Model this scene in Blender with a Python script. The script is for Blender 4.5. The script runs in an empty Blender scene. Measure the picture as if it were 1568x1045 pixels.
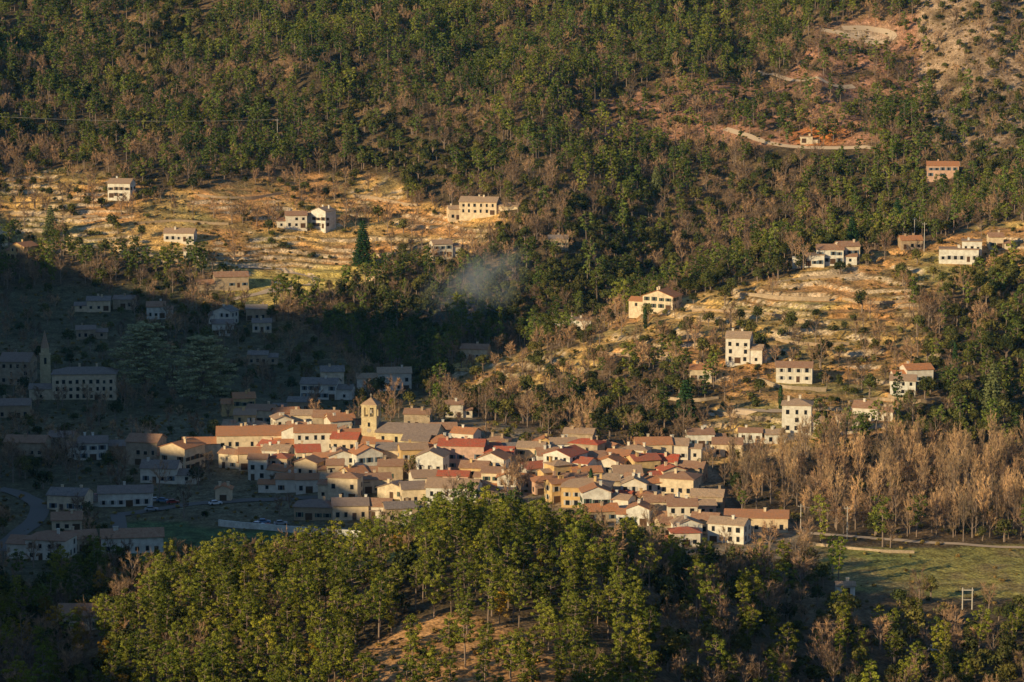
import bpy, math, random
import numpy as np
from mathutils import Vector, Matrix
rng=np.random.default_rng(7); random.seed(7)
scene=bpy.context.scene
ROOT=scene.collection

# ------------------------------------------------------------------ noise
_T=np.random.default_rng(3).random((256,256))
def vn(x,y,s,o=0):
    x=np.asarray(x,float)/s+o*17.3+5000; y=np.asarray(y,float)/s+o*9.7+5000
    ix=np.floor(x).astype(int); iy=np.floor(y).astype(int)
    fx=x-ix; fy=y-iy; fx=fx*fx*(3-2*fx); fy=fy*fy*(3-2*fy)
    a=_T[ix&255,iy&255]; b=_T[(ix+1)&255,iy&255]; c=_T[ix&255,(iy+1)&255]; d=_T[(ix+1)&255,(iy+1)&255]
    return (a*(1-fx)+b*fx)*(1-fy)+(c*(1-fx)+d*fx)*fy
def fbm(x,y,s,n=4,o=0):
    t=0;w=0;a=1.
    for i in range(n):
        t=t+a*vn(x,y,s/2**i,o+i);w+=a;a*=.5
    return t/w

# ------------------------------------------------------------------ camera / survey helpers
CH=181.0; PIT=math.radians(8); FP=4552.0
cP,sP=math.cos(PIT),math.sin(PIT)
def to_plan(x,y,z):
    dz=z-CH; dep=y*cP-dz*sP; up=y*sP+dz*cP
    dep=np.maximum(dep,1.)
    return 784+FP*x/dep, 522.5-FP*up/dep

# ------------------------------------------------------------------ terrain base
YK=[-50,0,60,200,400,520,600,650,700,740,780,830,890,950,1000,1050,1100,1150,1200,1250,1300,1350,1400,1450,1550,1650,1750,1900,2300,2700]
near=[174,172,140,85,30,10]
far=[90,119,148,192,290,330]
def col(v): return near+v+far
C={}
C[-220]=col([-2,-2,0,0,0,0,0,0,0,0,1,3,6,12,22,36,50,63])
C[-150]=col([-1,-1,0,0,0,0,0,0,0,0,1,3,6,11,20,33,48,62])
C[-110]=col([0,1,3,3,1,0,0,0,0,1,1,2,5,10,18,30,44,58])
C[-80]=col([4,8,11,11,5,0,0,0,2,3,1,1,4,9,17,27,40,54])
C[-50]=col([11,14,19,18,7,0,0,2,9,8,1,1,4,9,17,27,40,55])
C[-15]=col([18,22,28,30,12,1,1,3,11,7,4,4,4,9,18,30,44,58])
C[20]=col([15,20,25,25,10,1,2,3,8,5,10,18,10,10,24,42,56,68])
C[60]=col([0,2,6,7,3,0,0,2,6,13,20,27,30,18,13,20,34,52])
C[110]=col([-6,-5,-4,-3,-1,0,0,2,8,14,21,30,39,47,27,20,32,52])
C[160]=col([-6,-5,-4,-2,0,0,0,3,8,15,23,32,42,51,40,32,40,58])
C[220]=col([-6,-5,-3,0,0,0,1,4,9,17,26,35,45,56,60,56,60,68])
hcY=[-50,100,170,210,240,270,300,330,400,441,494,574,640,739,770,796,850,900,936,1016,1053,1106,1166,1300,1500,1700,1900,2700]  # unseen ridge left of view, crest shaped to set where its shadow falls
hcZ=[270,265,244,226,202,182,168,158,145,144,134,154,156,126,136,164,188,194,172,140,131,119,115,118,124,142,190,330]
yk=np.array(YK,float)
GS=8.0
gx=np.arange(-560,561,GS); gy=np.arange(-64,2705,GS)
hcg=np.interp(gy,hcY,hcZ)
xs=sorted(list(C)+[-540,-400,-250,300,540])
colm=[]
cg=lambda k:np.interp(gy,yk,np.array(C[k],float))
for x in xs:
    if x==-400: colm.append(np.maximum(hcg,cg(-220)))
    elif x==-540: colm.append(np.maximum(hcg-30,cg(-220)))
    elif x==-250: colm.append(cg(-220))
    elif x==300: colm.append(cg(220)+10)
    elif x==540: colm.append(cg(220)+60)
    else: colm.append(cg(x))
colm=np.array(colm)
HB=np.array([np.interp(gx,xs,colm[:,j]) for j in range(len(gy))]).T
for _ in range(4):
    p=np.pad(HB,1,mode='edge'); HB=(p[:-2,1:-1]+2*p[1:-1,1:-1]+p[2:,1:-1])/4
    p=np.pad(HB,1,mode='edge'); HB=(p[1:-1,:-2]+2*p[1:-1,1:-1]+p[1:-1,2:])/4
def base(x,y):
    fx=np.clip((x-gx[0])/GS,0,len(gx)-1.001); fy=np.clip((y-gy[0])/GS,0,len(gy)-1.001)
    ix=fx.astype(int); iy=fy.astype(int); fx=fx-ix; fy=fy-iy
    z=(HB[ix,iy]*(1-fx)+HB[ix+1,iy]*fx)*(1-fy)+(HB[ix,iy+1]*(1-fx)+HB[ix+1,iy+1]*fx)*fy
    hill=np.clip((y-1400)/230,0,1)
    z=z+(fbm(x,y,130,4,2)-.5)*(3+40*hill)+(fbm(x,y,22,3,5)-.5)*1.6
    z=z+(.5-np.abs(fbm(x,y*.45,80,3,8)-.5)*5)*11*hill
    return z

# ------------------------------------------------------------------ land cover map (site plan polygons)
PW,PH=392,262
PU,PV=np.meshgrid((np.arange(PW)+.5)*4,(np.arange(PH)+.5)*4,indexing='ij')
def poly(*pts):
    m=np.zeros((PW,PH),bool); n=len(pts)
    for i in range(n):
        x1,y1=pts[i];x2,y2=pts[(i+1)%n]
        if y1==y2: continue
        c=((PV>min(y1,y2))&(PV<=max(y1,y2)))&(PU<(x2-x1)*(PV-y1)/(y2-y1)+x1)
        m^=c
    return m
def blur(m,k=2):
    m=m.astype(float)
    for _ in range(k):
        p=np.pad(m,1,mode='edge'); m=(p[:-2,1:-1]+p[2:,1:-1]+p[1:-1,:-2]+p[1:-1,2:]+2*p[1:-1,1:-1])/6
    return m
M={}
M['terrace']=blur(poly((-9,268),(130,255),(250,290),(330,290),(430,262),(600,272),(630,310),(780,330),(700,400),(600,400),(570,430),(480,440),(400,475),(335,455),(350,415),(230,400),(60,385),(-9,385))
  |poly((1580,345),(1500,345),(1420,370),(1300,392),(1180,425),(1090,450),(1000,472),(850,500),(900,530),(960,545),(1060,570),(1110,600),(1070,660),(985,690),(1090,712),(1240,690),(1370,670),(1375,570),(1440,545),(1400,500),(1430,455),(1580,425))
  |poly((700,545),(860,530),(960,540),(900,575),(830,600),(760,625),(665,612)))
M['earth']=blur(poly((870,170),(1000,120),(1200,130),(1250,40),(1410,20),(1420,235),(1200,225),(1000,215),(880,205)))
M['scrub']=blur(poly((1400,-9),(1580,-9),(1580,240),(1420,240)))
M['oakslope']=blur(poly((1440,430),(1580,400),(1580,690),(1380,680),(1380,570),(1440,540)))
M['bare']=blur(poly((1110,725),(1250,700),(1380,690),(1580,700),(1580,830),(1240,812),(1150,800),(1080,755)))
M['meadow']=blur(poly((1215,836),(1580,836),(1580,918),(1300,905)))
M['sport']=blur(poly((180,795),(340,805),(640,818),(640,850),(500,880),(280,865),(190,860)))
M['village']=blur(poly((190,650),(360,600),(480,620),(560,640),(720,640),(860,670),(1080,700),(1130,790),(1230,800),(1260,860),(1180,885),(1060,870),(900,835),(800,812),(700,810),(520,815),(330,800),(180,760)))
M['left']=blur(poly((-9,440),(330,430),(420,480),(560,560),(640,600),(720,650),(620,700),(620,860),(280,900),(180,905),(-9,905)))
M['pinehill']=blur(poly((200,960),(280,915),(350,900),(480,905),(600,868),(680,835),(780,815),(850,840),(930,880),(980,940),(1000,1060),(200,1060)))
M['slope']=blur(poly((490,1060),(550,1000),(620,950),(700,935),(790,965),(860,1015),(880,1060)))
M['goldfield']=blur(poly((330,425),(480,405),(580,400),(560,430),(400,475),(345,465)))
M['pinebg']=blur(poly((540,-9),(1280,-9),(1240,50),(1150,120),(980,110),(860,160),(760,180),(600,140)))
M['spurwood']=blur(poly((640,625),(760,625),(880,585),(960,560),(1060,600),(1070,660),(960,690),(860,670),(720,650)))
def cover(k,u,v):
    fx=np.clip(u/4-.5,0,PW-1.01); fy=np.clip(v/4-.5,0,PH-1.01)
    ix=fx.astype(int);iy=fy.astype(int);fx=fx-ix;fy=fy-iy;m=M[k]
    r=(m[ix,iy]*(1-fx)+m[ix+1,iy]*fx)*(1-fy)+(m[ix,iy+1]*(1-fx)+m[ix+1,iy+1]*fx)*fy
    return r
def H(x,y,full=False):
    x=np.asarray(x,float);y=np.asarray(y,float)
    z=base(x,y)
    u,v=to_plan(x,y,z)
    u2=u+(fbm(x,y,25,3,9)-.5)*30; v2=v+(fbm(x,y,25,3,11)-.5)*14
    tm=cover('terrace',u2,v2)*((y>940)&(y<1520))
    tm=np.clip(tm*1.6-.3,0,1)*np.clip(.6+(fbm(x,y,55,2,77)-.35)*4,.4,1)
    S=2.4; n=(fbm(x,y,45,3,21)-.5)*9
    q=(z+n)/S; f=q-np.floor(q)
    g=np.where(f<.84,f*.22,.185+(f-.84)/.16*.815)
    zt=S*(np.floor(q)+g)-n
    z2=z*(1-tm)+zt*tm
    if full: return z2,u2,v2,tm,f
    return z2
def hz(x,y): return float(H(np.array([x]),np.array([y]))[0])
_ys=np.arange(560,2200,1.0)
def survey(u,v,ymin=560):
    a=(u-784)/FP; b=(522.5-v)/FP
    dy=cP+b*sP; dz=-sP+b*cP
    ys=_ys[_ys>=ymin]; t=ys/dy
    x=a*t; zr=CH+dz*t
    h=H(x,ys); w=np.nonzero(h>zr)[0]
    i=w[0] if len(w) else len(ys)-1
    return float(x[i]),float(ys[i]),float(h[i])

# ------------------------------------------------------------------ materials
def newmat(name):
    m=bpy.data.materials.new(name); m.use_nodes=True
    nt=m.node_tree; nt.nodes.clear()
    o=nt.nodes.new('ShaderNodeOutputMaterial'); b=nt.nodes.new('ShaderNodeBsdfPrincipled')
    b.inputs['Roughness'].default_value=.9
    b.inputs['Specular IOR Level'].default_value=.15
    nt.links.new(b.outputs[0],o.inputs[0]); return m,nt,b
def N(nt,t,**k):
    n=nt.nodes.new(t)
    for a,b in k.items(): setattr(n,a,b)
    return n
def mixc(nt,f,a,b,mode='MIX'):
    n=N(nt,'ShaderNodeMix',data_type='RGBA',blend_type=mode)
    for s,val in ((n.inputs[0],f),(n.inputs[6],a),(n.inputs[7],b)):
        if isinstance(val,bpy.types.NodeSocket): nt.links.new(val,s)
        elif isinstance(val,(int,float)): s.default_value=val
        else: s.default_value=(*val,1)
    return n.outputs[2]
def ramp(nt,src,lo,hi,a=0.,b=1.):
    n=N(nt,'ShaderNodeMapRange'); nt.links.new(src,n.inputs[0])
    for i,v in enumerate((lo,hi,a,b)): n.inputs[i+1].default_value=v
    return n.outputs[0]
def noise(nt,vec,scale,detail=3):
    n=N(nt,'ShaderNodeTexNoise'); n.inputs['Scale'].default_value=scale; n.inputs['Detail'].default_value=detail
    nt.links.new(vec,n.inputs['Vector']); return n.outputs[0]
def fract(nt,src,k):
    n=N(nt,'ShaderNodeMath',operation='MULTIPLY'); nt.links.new(src,n.inputs[0]); n.inputs[1].default_value=k
    f=N(nt,'ShaderNodeMath',operation='FRACT'); nt.links.new(n.outputs[0],f.inputs[0]); return f.outputs[0]
def leafmat(name,c1,c2,c3,vary=True):
    m,nt,b=newmat(name)
    nt.nodes.remove(b); b=nt.nodes.new('ShaderNodeBsdfDiffuse'); nt.links.new(b.outputs[0],nt.nodes['Material Output'].inputs[0])
    oi=N(nt,'ShaderNodeObjectInfo'); ge=N(nt,'ShaderNodeNewGeometry')
    big=noise(nt,ge.outputs['Position'],.018,2); sm=noise(nt,ge.outputs['Position'],.9,2)
    c=mixc(nt,oi.outputs['Random'],c1,c2)
    c=mixc(nt,ramp(nt,big,.42,.62,0,.7),c,c3)
    c=mixc(nt,1.0,c,mixc(nt,ramp(nt,sm,.35,.65),(.6,.6,.6),(1.4,1.4,1.35)),'MULTIPLY')
    if vary: c=mixc(nt,1.0,c,mixc(nt,fract(nt,oi.outputs['Random'],13.7),(.45,.50,.54),(1.5,1.40,1.2)),'MULTIPLY')
    nt.links.new(c,b.inputs[0])
    return m
mPineF=leafmat('pine_needles_near',(.115,.155,.026),(.23,.22,.030),(.145,.165,.032))
mPine=leafmat('pine_needles',(.09,.135,.034),(.19,.20,.040),(.085,.125,.038))
mOak=leafmat('holm_oak_leaves',(.065,.085,.030),(.15,.135,.042),(.085,.095,.038))
mCed=leafmat('cedar_needles',(.34,.34,.18),(.38,.37,.19),(.36,.35,.18),False)  # paler than real needles, sunlight painted in for cedars standing in shade
mCedD=leafmat('blue_fir_needles',(.15,.17,.07),(.17,.18,.07),(.15,.17,.07),False)
mFir=leafmat('fir_needles',(.035,.075,.028),(.045,.085,.03),(.04,.08,.03),False)
mTwig=leafmat('bare_twigs',(.28,.185,.135),(.44,.29,.18),(.34,.23,.155))
mPopT=leafmat('poplar_twigs',(.46,.31,.19),(.62,.42,.25),(.42,.29,.19))
mScr=leafmat('dry_scrub_leaves',(.28,.20,.07),(.14,.135,.04),(.34,.22,.085))
mGold=leafmat('golden_oak_leaves',(.32,.20,.03),(.36,.21,.03),(.32,.21,.03))
mBark,nt,b=newmat('bark'); ge=N(nt,'ShaderNodeNewGeometry')
nt.links.new(mixc(nt,noise(nt,ge.outputs['Position'],1.5),(.17,.125,.10),(.36,.27,.20)),b.inputs['Base Color'])

def wallmat(name,c,stone=0):
    m,nt,b=newmat(name); tc=N(nt,'ShaderNodeTexCoord'); oi=N(nt,'ShaderNodeObjectInfo')
    n1=noise(nt,tc.outputs['Object'],.7,4); n2=noise(nt,tc.outputs['Object'],4,3)
    k=mixc(nt,ramp(nt,n1,.3,.7),tuple(a*.66 for a in c),tuple(min(a*1.08,.9) for a in c))
    k=mixc(nt,.55,k,mixc(nt,ramp(nt,n2,.3,.7),(.62,.58,.52),(1,1,1)),'MULTIPLY')
    k=mixc(nt,ramp(nt,oi.outputs['Random'],0,1,0,.45),k,(c[0]*.78,c[1]*.64,c[2]*.48))
    if stone:
        br=N(nt,'ShaderNodeTexBrick'); br.inputs['Scale'].default_value=1.6
        br.inputs['Color1'].default_value=(1,.95,.85,1);br.inputs['Color2'].default_value=(.7,.65,.56,1);br.inputs['Mortar'].default_value=(.55,.5,.45,1)
        mp=N(nt,'ShaderNodeMapping'); mp.inputs['Rotation'].default_value=(1.5708,0,0.4)
        nt.links.new(tc.outputs['Object'],mp.inputs[0]); nt.links.new(mp.outputs[0],br.inputs['Vector'])
        k=mixc(nt,.7,k,br.outputs[0],'MULTIPLY')
    nt.links.new(k,b.inputs['Base Color']); return m
WALL={'w':wallmat('white_render',(.90,.85,.74)),'c':wallmat('cream_render',(.84,.70,.49)),'y':wallmat('ochre_render',(.78,.56,.27)),
 's':wallmat('field_stone',(.62,.51,.38),1),'k':wallmat('pink_render',(.74,.50,.38)),'t':wallmat('tower_stone',(.90,.76,.50),1)}
def roofmat(name,c,c2):
    m,nt,b=newmat(name); tc=N(nt,'ShaderNodeTexCoord'); oi=N(nt,'ShaderNodeObjectInfo')
    n1=noise(nt,tc.outputs['Object'],.9,4); n2=noise(nt,tc.outputs['Object'],5,2)
    w=N(nt,'ShaderNodeTexWave'); w.inputs['Scale'].default_value=1.1; w.inputs['Distortion'].default_value=.6
    nt.links.new(tc.outputs['Object'],w.inputs['Vector'])
    k=mixc(nt,ramp(nt,n1,.35,.65),c,c2)
    k=mixc(nt,.9,k,mixc(nt,ramp(nt,n2,.35,.65),(.50,.46,.43),(1.15,1.15,1.15)),'MULTIPLY')
    k=mixc(nt,.35,k,mixc(nt,w.outputs['Fac'],(.55,.55,.55),(1,1,1)),'MULTIPLY')
    k=mixc(nt,ramp(nt,oi.outputs['Random'],0,1,0,.5),k,(.34,.20,.13))
    nt.links.new(k,b.inputs['Base Color'])
    bp=N(nt,'ShaderNodeBump'); bp.inputs['Strength'].default_value=.5; bp.inputs['Distance'].default_value=.1
    nt.links.new(w.outputs['Fac'],bp.inputs['Height']); nt.links.new(bp.outputs[0],b.inputs['Normal'])
    return m
ROOF={'o':roofmat('orange_tiles',(.80,.32,.12),(.66,.32,.16)),'r':roofmat('red_tiles',(.78,.14,.07),(.62,.20,.11)),
 'b':roofmat('brown_tiles',(.50,.26,.15),(.58,.36,.22)),'p':roofmat('weathered_tiles',(.72,.50,.31),(.58,.42,.28)),'g':roofmat('grey_slates',(.28,.26,.24),(.40,.35,.30))}
def flat(name,c,r=.6):
    m,nt,b=newmat(name); tc=N(nt,'ShaderNodeTexCoord')
    nt.links.new(mixc(nt,noise(nt,tc.outputs['Object'],3),tuple(a*.8 for a in c),tuple(a*1.15 for a in c)),b.inputs['Base Color'])
    b.inputs['Roughness'].default_value=r; return m
mGlass=flat('window_glass',(.015,.018,.022),.35); mFrame=flat('window_frame',(.45,.38,.30))
SHUT=[flat('shutter_brown',(.13,.07,.04)),flat('shutter_green',(.07,.11,.08)),flat('shutter_blue',(.12,.17,.21)),flat('shutter_white',(.5,.48,.44))]
mDoor=flat('door_wood',(.10,.055,.03)); mAsph=flat('asphalt',(.19,.165,.14),.9); mTrack=flat('dirt_track',(.60,.45,.30),.95)
mWire=flat('cable',(.35,.33,.3)); mMetal=flat('pole_grey',(.55,.5,.42)); mTyre=flat('tyre',(.02,.02,.02))

# ------------------------------------------------------------------ terrain mesh
def axis(fine,lo,hi):
    out=list(fine); e=fine[-1]
    up=[];x=e;s=fine[-1]-fine[-2]
    while x<hi: s*=1.35; x+=s; up.append(x)
    dn=[];x=fine[0];s=fine[1]-fine[0]
    while x>lo: s*=1.35; s=min(s,1500); x-=s; dn.append(x)
    return np.array(dn[::-1]+out+up)
ax=axis(np.concatenate([np.arange(-480,-310,8.),np.arange(-310,311,2.0)]),-9000,9000)
ay=axis(np.concatenate([np.arange(60,590,8.),np.arange(590,940,1.7),np.arange(940,1440,.9),np.arange(1440,1840,3.0)]),-6000,9000)
X,Y=np.meshgrid(ax,ay,indexing='ij')
xf=X.ravel();yf=Y.ravel()
Z,U,V,TM,FR=H(xf,yf,True)
farm=np.clip((np.hypot(xf,yf-1000)-2500)/3000,0,1)
Z=Z*(1-farm)+farm*(200+(fbm(xf,yf,1500,3,4)-.5)*300)
nx,ny=len(ax),len(ay)
idx=np.arange(nx*ny).reshape(nx,ny)
F=np.stack([idx[:-1,:-1],idx[1:,:-1],idx[1:,1:],idx[:-1,1:]],-1).reshape(-1,4)
me=bpy.data.meshes.new('terrain'); me.vertices.add(nx*ny); me.vertices.foreach_set('co',np.stack([xf,yf,Z],-1).ravel())
me.loops.add(F.size); me.loops.foreach_set('vertex_index',F.ravel().astype(np.int32))
me.polygons.add(len(F)); me.polygons.foreach_set('loop_start',np.arange(0,F.size,4,dtype=np.int32))
me.update(calc_edges=True); me.validate()
def lerp(a,b,t): return a+(np.array(b)-a)*t[:,None]
colr=np.tile(np.array([.12,.088,.048]),(len(xf),1))  # forest floor base, darkened to stand in for shade beneath the trees
n1=fbm(xf,yf,40,4,31); n2=fbm(xf,yf,9,3,33); n3=fbm(xf,yf,5,2,35)
colr=lerp(colr,[.25,.165,.085],np.clip((n1-.48)*6,0,1))
cv=lambda k: np.clip(cover(k,U,V)*1.5-.25,0,1)*((yf>560)&(yf<1900))
grass=np.array([.78,.49,.17])*np.ones((len(xf),1)); 
grass=lerp(grass,[.43,.36,.12],np.clip((n1-.48)*7,0,1)*.9); grass=lerp(grass,[.68,.34,.13],np.clip((fbm(xf,yf,30,3,41)-.48)*8,0,1)*.8)
grass=lerp(grass,[.23,.19,.08],np.clip((n2-.52)*7,0,1)*.75)
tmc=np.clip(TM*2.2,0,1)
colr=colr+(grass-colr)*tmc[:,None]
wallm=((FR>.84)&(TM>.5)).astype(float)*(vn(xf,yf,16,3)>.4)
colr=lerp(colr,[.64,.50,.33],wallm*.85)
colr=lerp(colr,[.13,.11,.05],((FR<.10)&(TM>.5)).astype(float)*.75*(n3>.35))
e=cv('earth'); colr=lerp(colr,[.48,.25,.15],e*np.clip(.35+(n2-.4)*3,0,1))
sc=cv('scrub'); colr=lerp(colr,[.44,.31,.20],sc*np.clip(.5+(n2-.4)*3,0,1))
mdw=cv('meadow'); colr=lerp(colr,[.36,.31,.085],mdw); colr=lerp(colr,[.22,.24,.06],mdw*np.clip((n1-.44)*6,0,1)); colr=lerp(colr,[.30,.22,.10],mdw*np.clip((n2-.55)*7,0,1)*.7); colr=lerp(colr,[.09,.14,.05],cv('sport'))
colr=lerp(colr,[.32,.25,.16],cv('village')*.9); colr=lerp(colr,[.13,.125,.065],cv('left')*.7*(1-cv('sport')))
colr=lerp(colr,[.56,.31,.13],cv('slope')*.9); colr=lerp(colr,[.60,.47,.13],cv('goldfield')*.8)
ox,oy,oz=survey(1255,208)
colr=lerp(colr,[.80,.28,.07],np.clip(1.3-np.hypot((xf-ox)/15,(yf-oy)/13),0,1))
qx,qy,qz=survey(1325,58); colr=lerp(colr,[.66,.52,.37],np.clip(1.2-np.hypot((xf-qx)/17,(yf-qy)/9),0,1)*.8)
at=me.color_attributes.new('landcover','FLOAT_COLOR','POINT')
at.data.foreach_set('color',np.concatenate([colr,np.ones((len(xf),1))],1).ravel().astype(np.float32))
terrain=bpy.data.objects.new('hillside_terrain',me); ROOT.objects.link(terrain)
m,nt,b=newmat('ground'); a=N(nt,'ShaderNodeAttribute',attribute_name='landcover'); ge=N(nt,'ShaderNodeNewGeometry')
P=ge.outputs['Position']
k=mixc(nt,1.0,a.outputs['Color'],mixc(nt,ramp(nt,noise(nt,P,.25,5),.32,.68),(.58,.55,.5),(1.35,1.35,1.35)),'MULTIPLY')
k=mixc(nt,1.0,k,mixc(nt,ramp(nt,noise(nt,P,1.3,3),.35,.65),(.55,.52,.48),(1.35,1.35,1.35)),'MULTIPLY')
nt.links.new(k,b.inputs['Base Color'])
bp=N(nt,'ShaderNodeBump'); bp.inputs['Strength'].default_value=.8; bp.inputs['Distance'].default_value=.6
nt.links.new(noise(nt,P,.7,5),bp.inputs['Height']); nt.links.new(bp.outputs[0],b.inputs['Normal'])
me.materials.append(m)

# ------------------------------------------------------------------ mesh builder
class MB:
    def __init__(s): s.v=[];s.f=[];s.m=[]
    def face(s,pts,mi=0):
        n=len(s.v); s.v+= [tuple(p) for p in pts]; s.f.append(tuple(range(n,n+len(pts)))); s.m.append(mi)
    def solid(s,ring0,ring1,mi=0):
        n=len(ring0); s.face(ring0[::-1],mi); s.face(ring1,mi)
        for i in range(n): s.face([ring0[i],ring0[(i+1)%n],ring1[(i+1)%n],ring1[i]],mi)
    def box(s,x0,x1,y0,y1,z0,z1,mi=0):
        s.solid([(x0,y0,z0),(x1,y0,z0),(x1,y1,z0),(x0,y1,z0)],[(x0,y0,z1),(x1,y0,z1),(x1,y1,z1),(x0,y1,z1)],mi)
    def tube(s,path,rs,k=6,mi=0):
        rings=[]
        for i,p in enumerate(path):
            p=Vector(p); d=(Vector(path[min(i+1,len(path)-1)])-Vector(path[max(i-1,0)])).normalized()
            a=d.orthogonal().normalized(); c=d.cross(a)
            rings.append([p+(a*math.cos(t)+c*math.sin(t))*rs[i] for t in [6.2832*j/k for j in range(k)]])
        n0=len(s.v)
        for r in rings: s.v+=[tuple(q) for q in r]
        for i in range(len(rings)-1):
            for j in range(k):
                s.f.append((n0+i*k+j,n0+i*k+(j+1)%k,n0+(i+1)*k+(j+1)%k,n0+(i+1)*k+j)); s.m.append(mi)
        s.f.append(tuple(n0+(len(rings)-1)*k+j for j in range(k))); s.m.append(mi)
    def mesh(s,name,mats):
        me=bpy.data.meshes.new(name); me.from_pydata(s.v,[],s.f)
        for m in mats: me.materials.append(m)
        me.polygons.foreach_set('material_index',s.m); me.update(); return me
def addobj(name,me,loc=(0,0,0),rot=0,parent=None,scale=1):
    o=bpy.data.objects.new(name,me); ROOT.objects.link(o)
    if parent: o.parent=parent
    else:
        o.location=loc; o.rotation_euler=(0,0,rot); o.scale=(scale,)*3
    return o
def empty(name,loc,rot):
    e=bpy.data.objects.new(name,None); ROOT.objects.link(e); e.location=loc; e.rotation_euler=(0,0,rot); e.empty_display_size=1; return e

# ------------------------------------------------------------------ trees
def runit(n):
    d=rng.normal(size=(n,3)); return d/np.linalg.norm(d,axis=1)[:,None]
def leaves(mb,c,r,n,size,flatz=1.,mi=1,up=0.):
    d=runit(n); rad=r*(rng.uniform(.7,1.08,n))
    p=np.array(c)+d*rad[:,None]*np.array([1,1,flatz])
    nrm=d+runit(n)*.45+np.array([0,0,up]); nrm/=np.linalg.norm(nrm,axis=1)[:,None]
    t=np.cross(nrm,runit(n)); t/=np.linalg.norm(t,axis=1)[:,None]; bt=np.cross(nrm,t)
    s=size*rng.uniform(.6,1.35,n)[:,None]; e=rng.uniform(.5,1,n)[:,None]
    q=np.stack([p-t*s,p-bt*s*e,p+t*s*.9,p+bt*s*e*.8],1)
    n0=len(mb.v); mb.v+=[tuple(x) for x in q.reshape(-1,3)]
    for i in range(n): mb.f.append((n0+4*i,n0+4*i+1,n0+4*i+2,n0+4*i+3)); mb.m.append(mi)
def pine(i,h=11,mat=None,wd=1.,t0=.36,nl=36,ls=.27,k0=14,k1=19,cr=(.55,1.05)):
    mb=MB(); lean=rng.uniform(-.8,.8,2)
    path=[(lean[0]*t*t,lean[1]*t*t,h*t*.93-.5) for t in (0,.35,.7,1)]
    mb.tube(path,[.2,.16,.11,.04],5,0)
    nc=rng.integers(k0,k1)
    for k in range(nc):
        t=t0+(.96-t0)*(k+.5)/nc; w=wd*(1.8*math.sin(math.pi*min(1,(1-t)*1.25+.12))**.8)*rng.uniform(.3,1.25)
        a=k*2.4+rng.uniform(-.7,.7); cx=lean[0]*t*t; cy=lean[1]*t*t
        c=(cx+w*math.cos(a),cy+w*math.sin(a),h*t+rng.uniform(-.3,.3))
        mb.tube([(cx,cy,h*t-.5),c],[.06,.02],3,0)
        leaves(mb,c,rng.uniform(*cr),nl,ls,.6,1,.1)
    leaves(mb,(lean[0],lean[1],h*.97),.5,24,ls*.8,1.4,1,.2)
    return mb.mesh('pine_%d'%i,[mBark,mat or mPine])
def oak(i,h=7.5,mat=None,R=3.0,nl=38):
    mb=MB(); mb.tube([(0,0,-.5),(.1,.1,h*.25),(.2,0,h*.5)],[.28,.22,.14],5,0)
    nc=rng.integers(14,20)
    for k in range(nc):
        d=runit(1)[0]; d[2]=abs(d[2])*1.0-.25
        q=rng.uniform(.5,1.0)
        c=(d[0]*R*.75*q,d[1]*R*.75*q,h*.52+d[2]*h*.42*q)
        mb.tube([(.1,0,h*.3),c],[.08,.02],3,0)
        leaves(mb,c,rng.uniform(.75,1.3),nl,.29,.85,1,.1)
    return mb.mesh('oak_%d'%i,[mBark,mat or mOak])
def bare(i,h=9,spread=1.,mat=None,nl=8,nb=6,ntw=10):
    mb=MB(); mb.tube([(0,0,-.5),(.1,0,h*.3),(0,.1,h*.62),(.05,0,h*.92)],[.22,.17,.10,.03],5,0)
    for k in range(nl):
        t=.22+.6*k/nl; a=k*2.4+rng.uniform(-.4,.4); L=h*(.46-.28*t)*rng.uniform(.7,1.25)
        el=math.radians(rng.uniform(35,60)) if spread>.6 else math.radians(rng.uniform(64,78))
        d=np.array([math.cos(a)*math.cos(el),math.sin(a)*math.cos(el),math.sin(el)])
        p0=np.array([0,0,h*t]); p1=p0+d*L*.5; p2=p1+(d+np.array([0,0,.35]))*L*.5
        mb.tube([p0,p1,p2],[.10,.06,.02],3,0)
        for j in range(nb):
            s=rng.uniform(.25,1); q=p0+(p2-p0)*s; d2=d+runit(1)[0]*.75+np.array([0,0,.3]); d2/=np.linalg.norm(d2); l2=L*.5*rng.uniform(.6,1.1)
            if spread<.6: d2[2]=abs(d2[2])+.7; d2/=np.linalg.norm(d2)
            e=q+d2*l2; w0=np.cross(d2,runit(1)[0]); w0/=np.linalg.norm(w0); w0*=.05
            mb.face([q-w0,q+w0,e+w0*.3,e-w0*.3],1)
            for _ in range(ntw):
                s2=rng.uniform(.1,1); o=q+(e-q)*s2; d3=d2+runit(1)[0]*.8+np.array([0,0,.2]); d3/=np.linalg.norm(d3); l3=rng.uniform(.5,1.3)
                w=np.cross(d3,runit(1)[0]); w/=np.linalg.norm(w); w*=.038
                mb.face([o-w,o+w,o+d3*l3+w*.4,o+d3*l3-w*.4],1)
    return mb.mesh('bare_%d'%i,[mBark,mat or mTwig])
def shrub(i,mat,h=1.6,R=1.2,n=6,nl=22):
    mb=MB()
    for k in range(n):
        a=rng.uniform(0,6.28); q=rng.uniform(0,.8)*R
        mb.tube([(0,0,-.2),(q*math.cos(a),q*math.sin(a),h*.5)],[.05,.02],3,0)
        leaves(mb,(q*math.cos(a),q*math.sin(a),h*rng.uniform(.35,.65)),R*.5,nl,.24,.8,1,.1)
    return mb.mesh('shrub_%d'%i,[mBark,mat])
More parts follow.
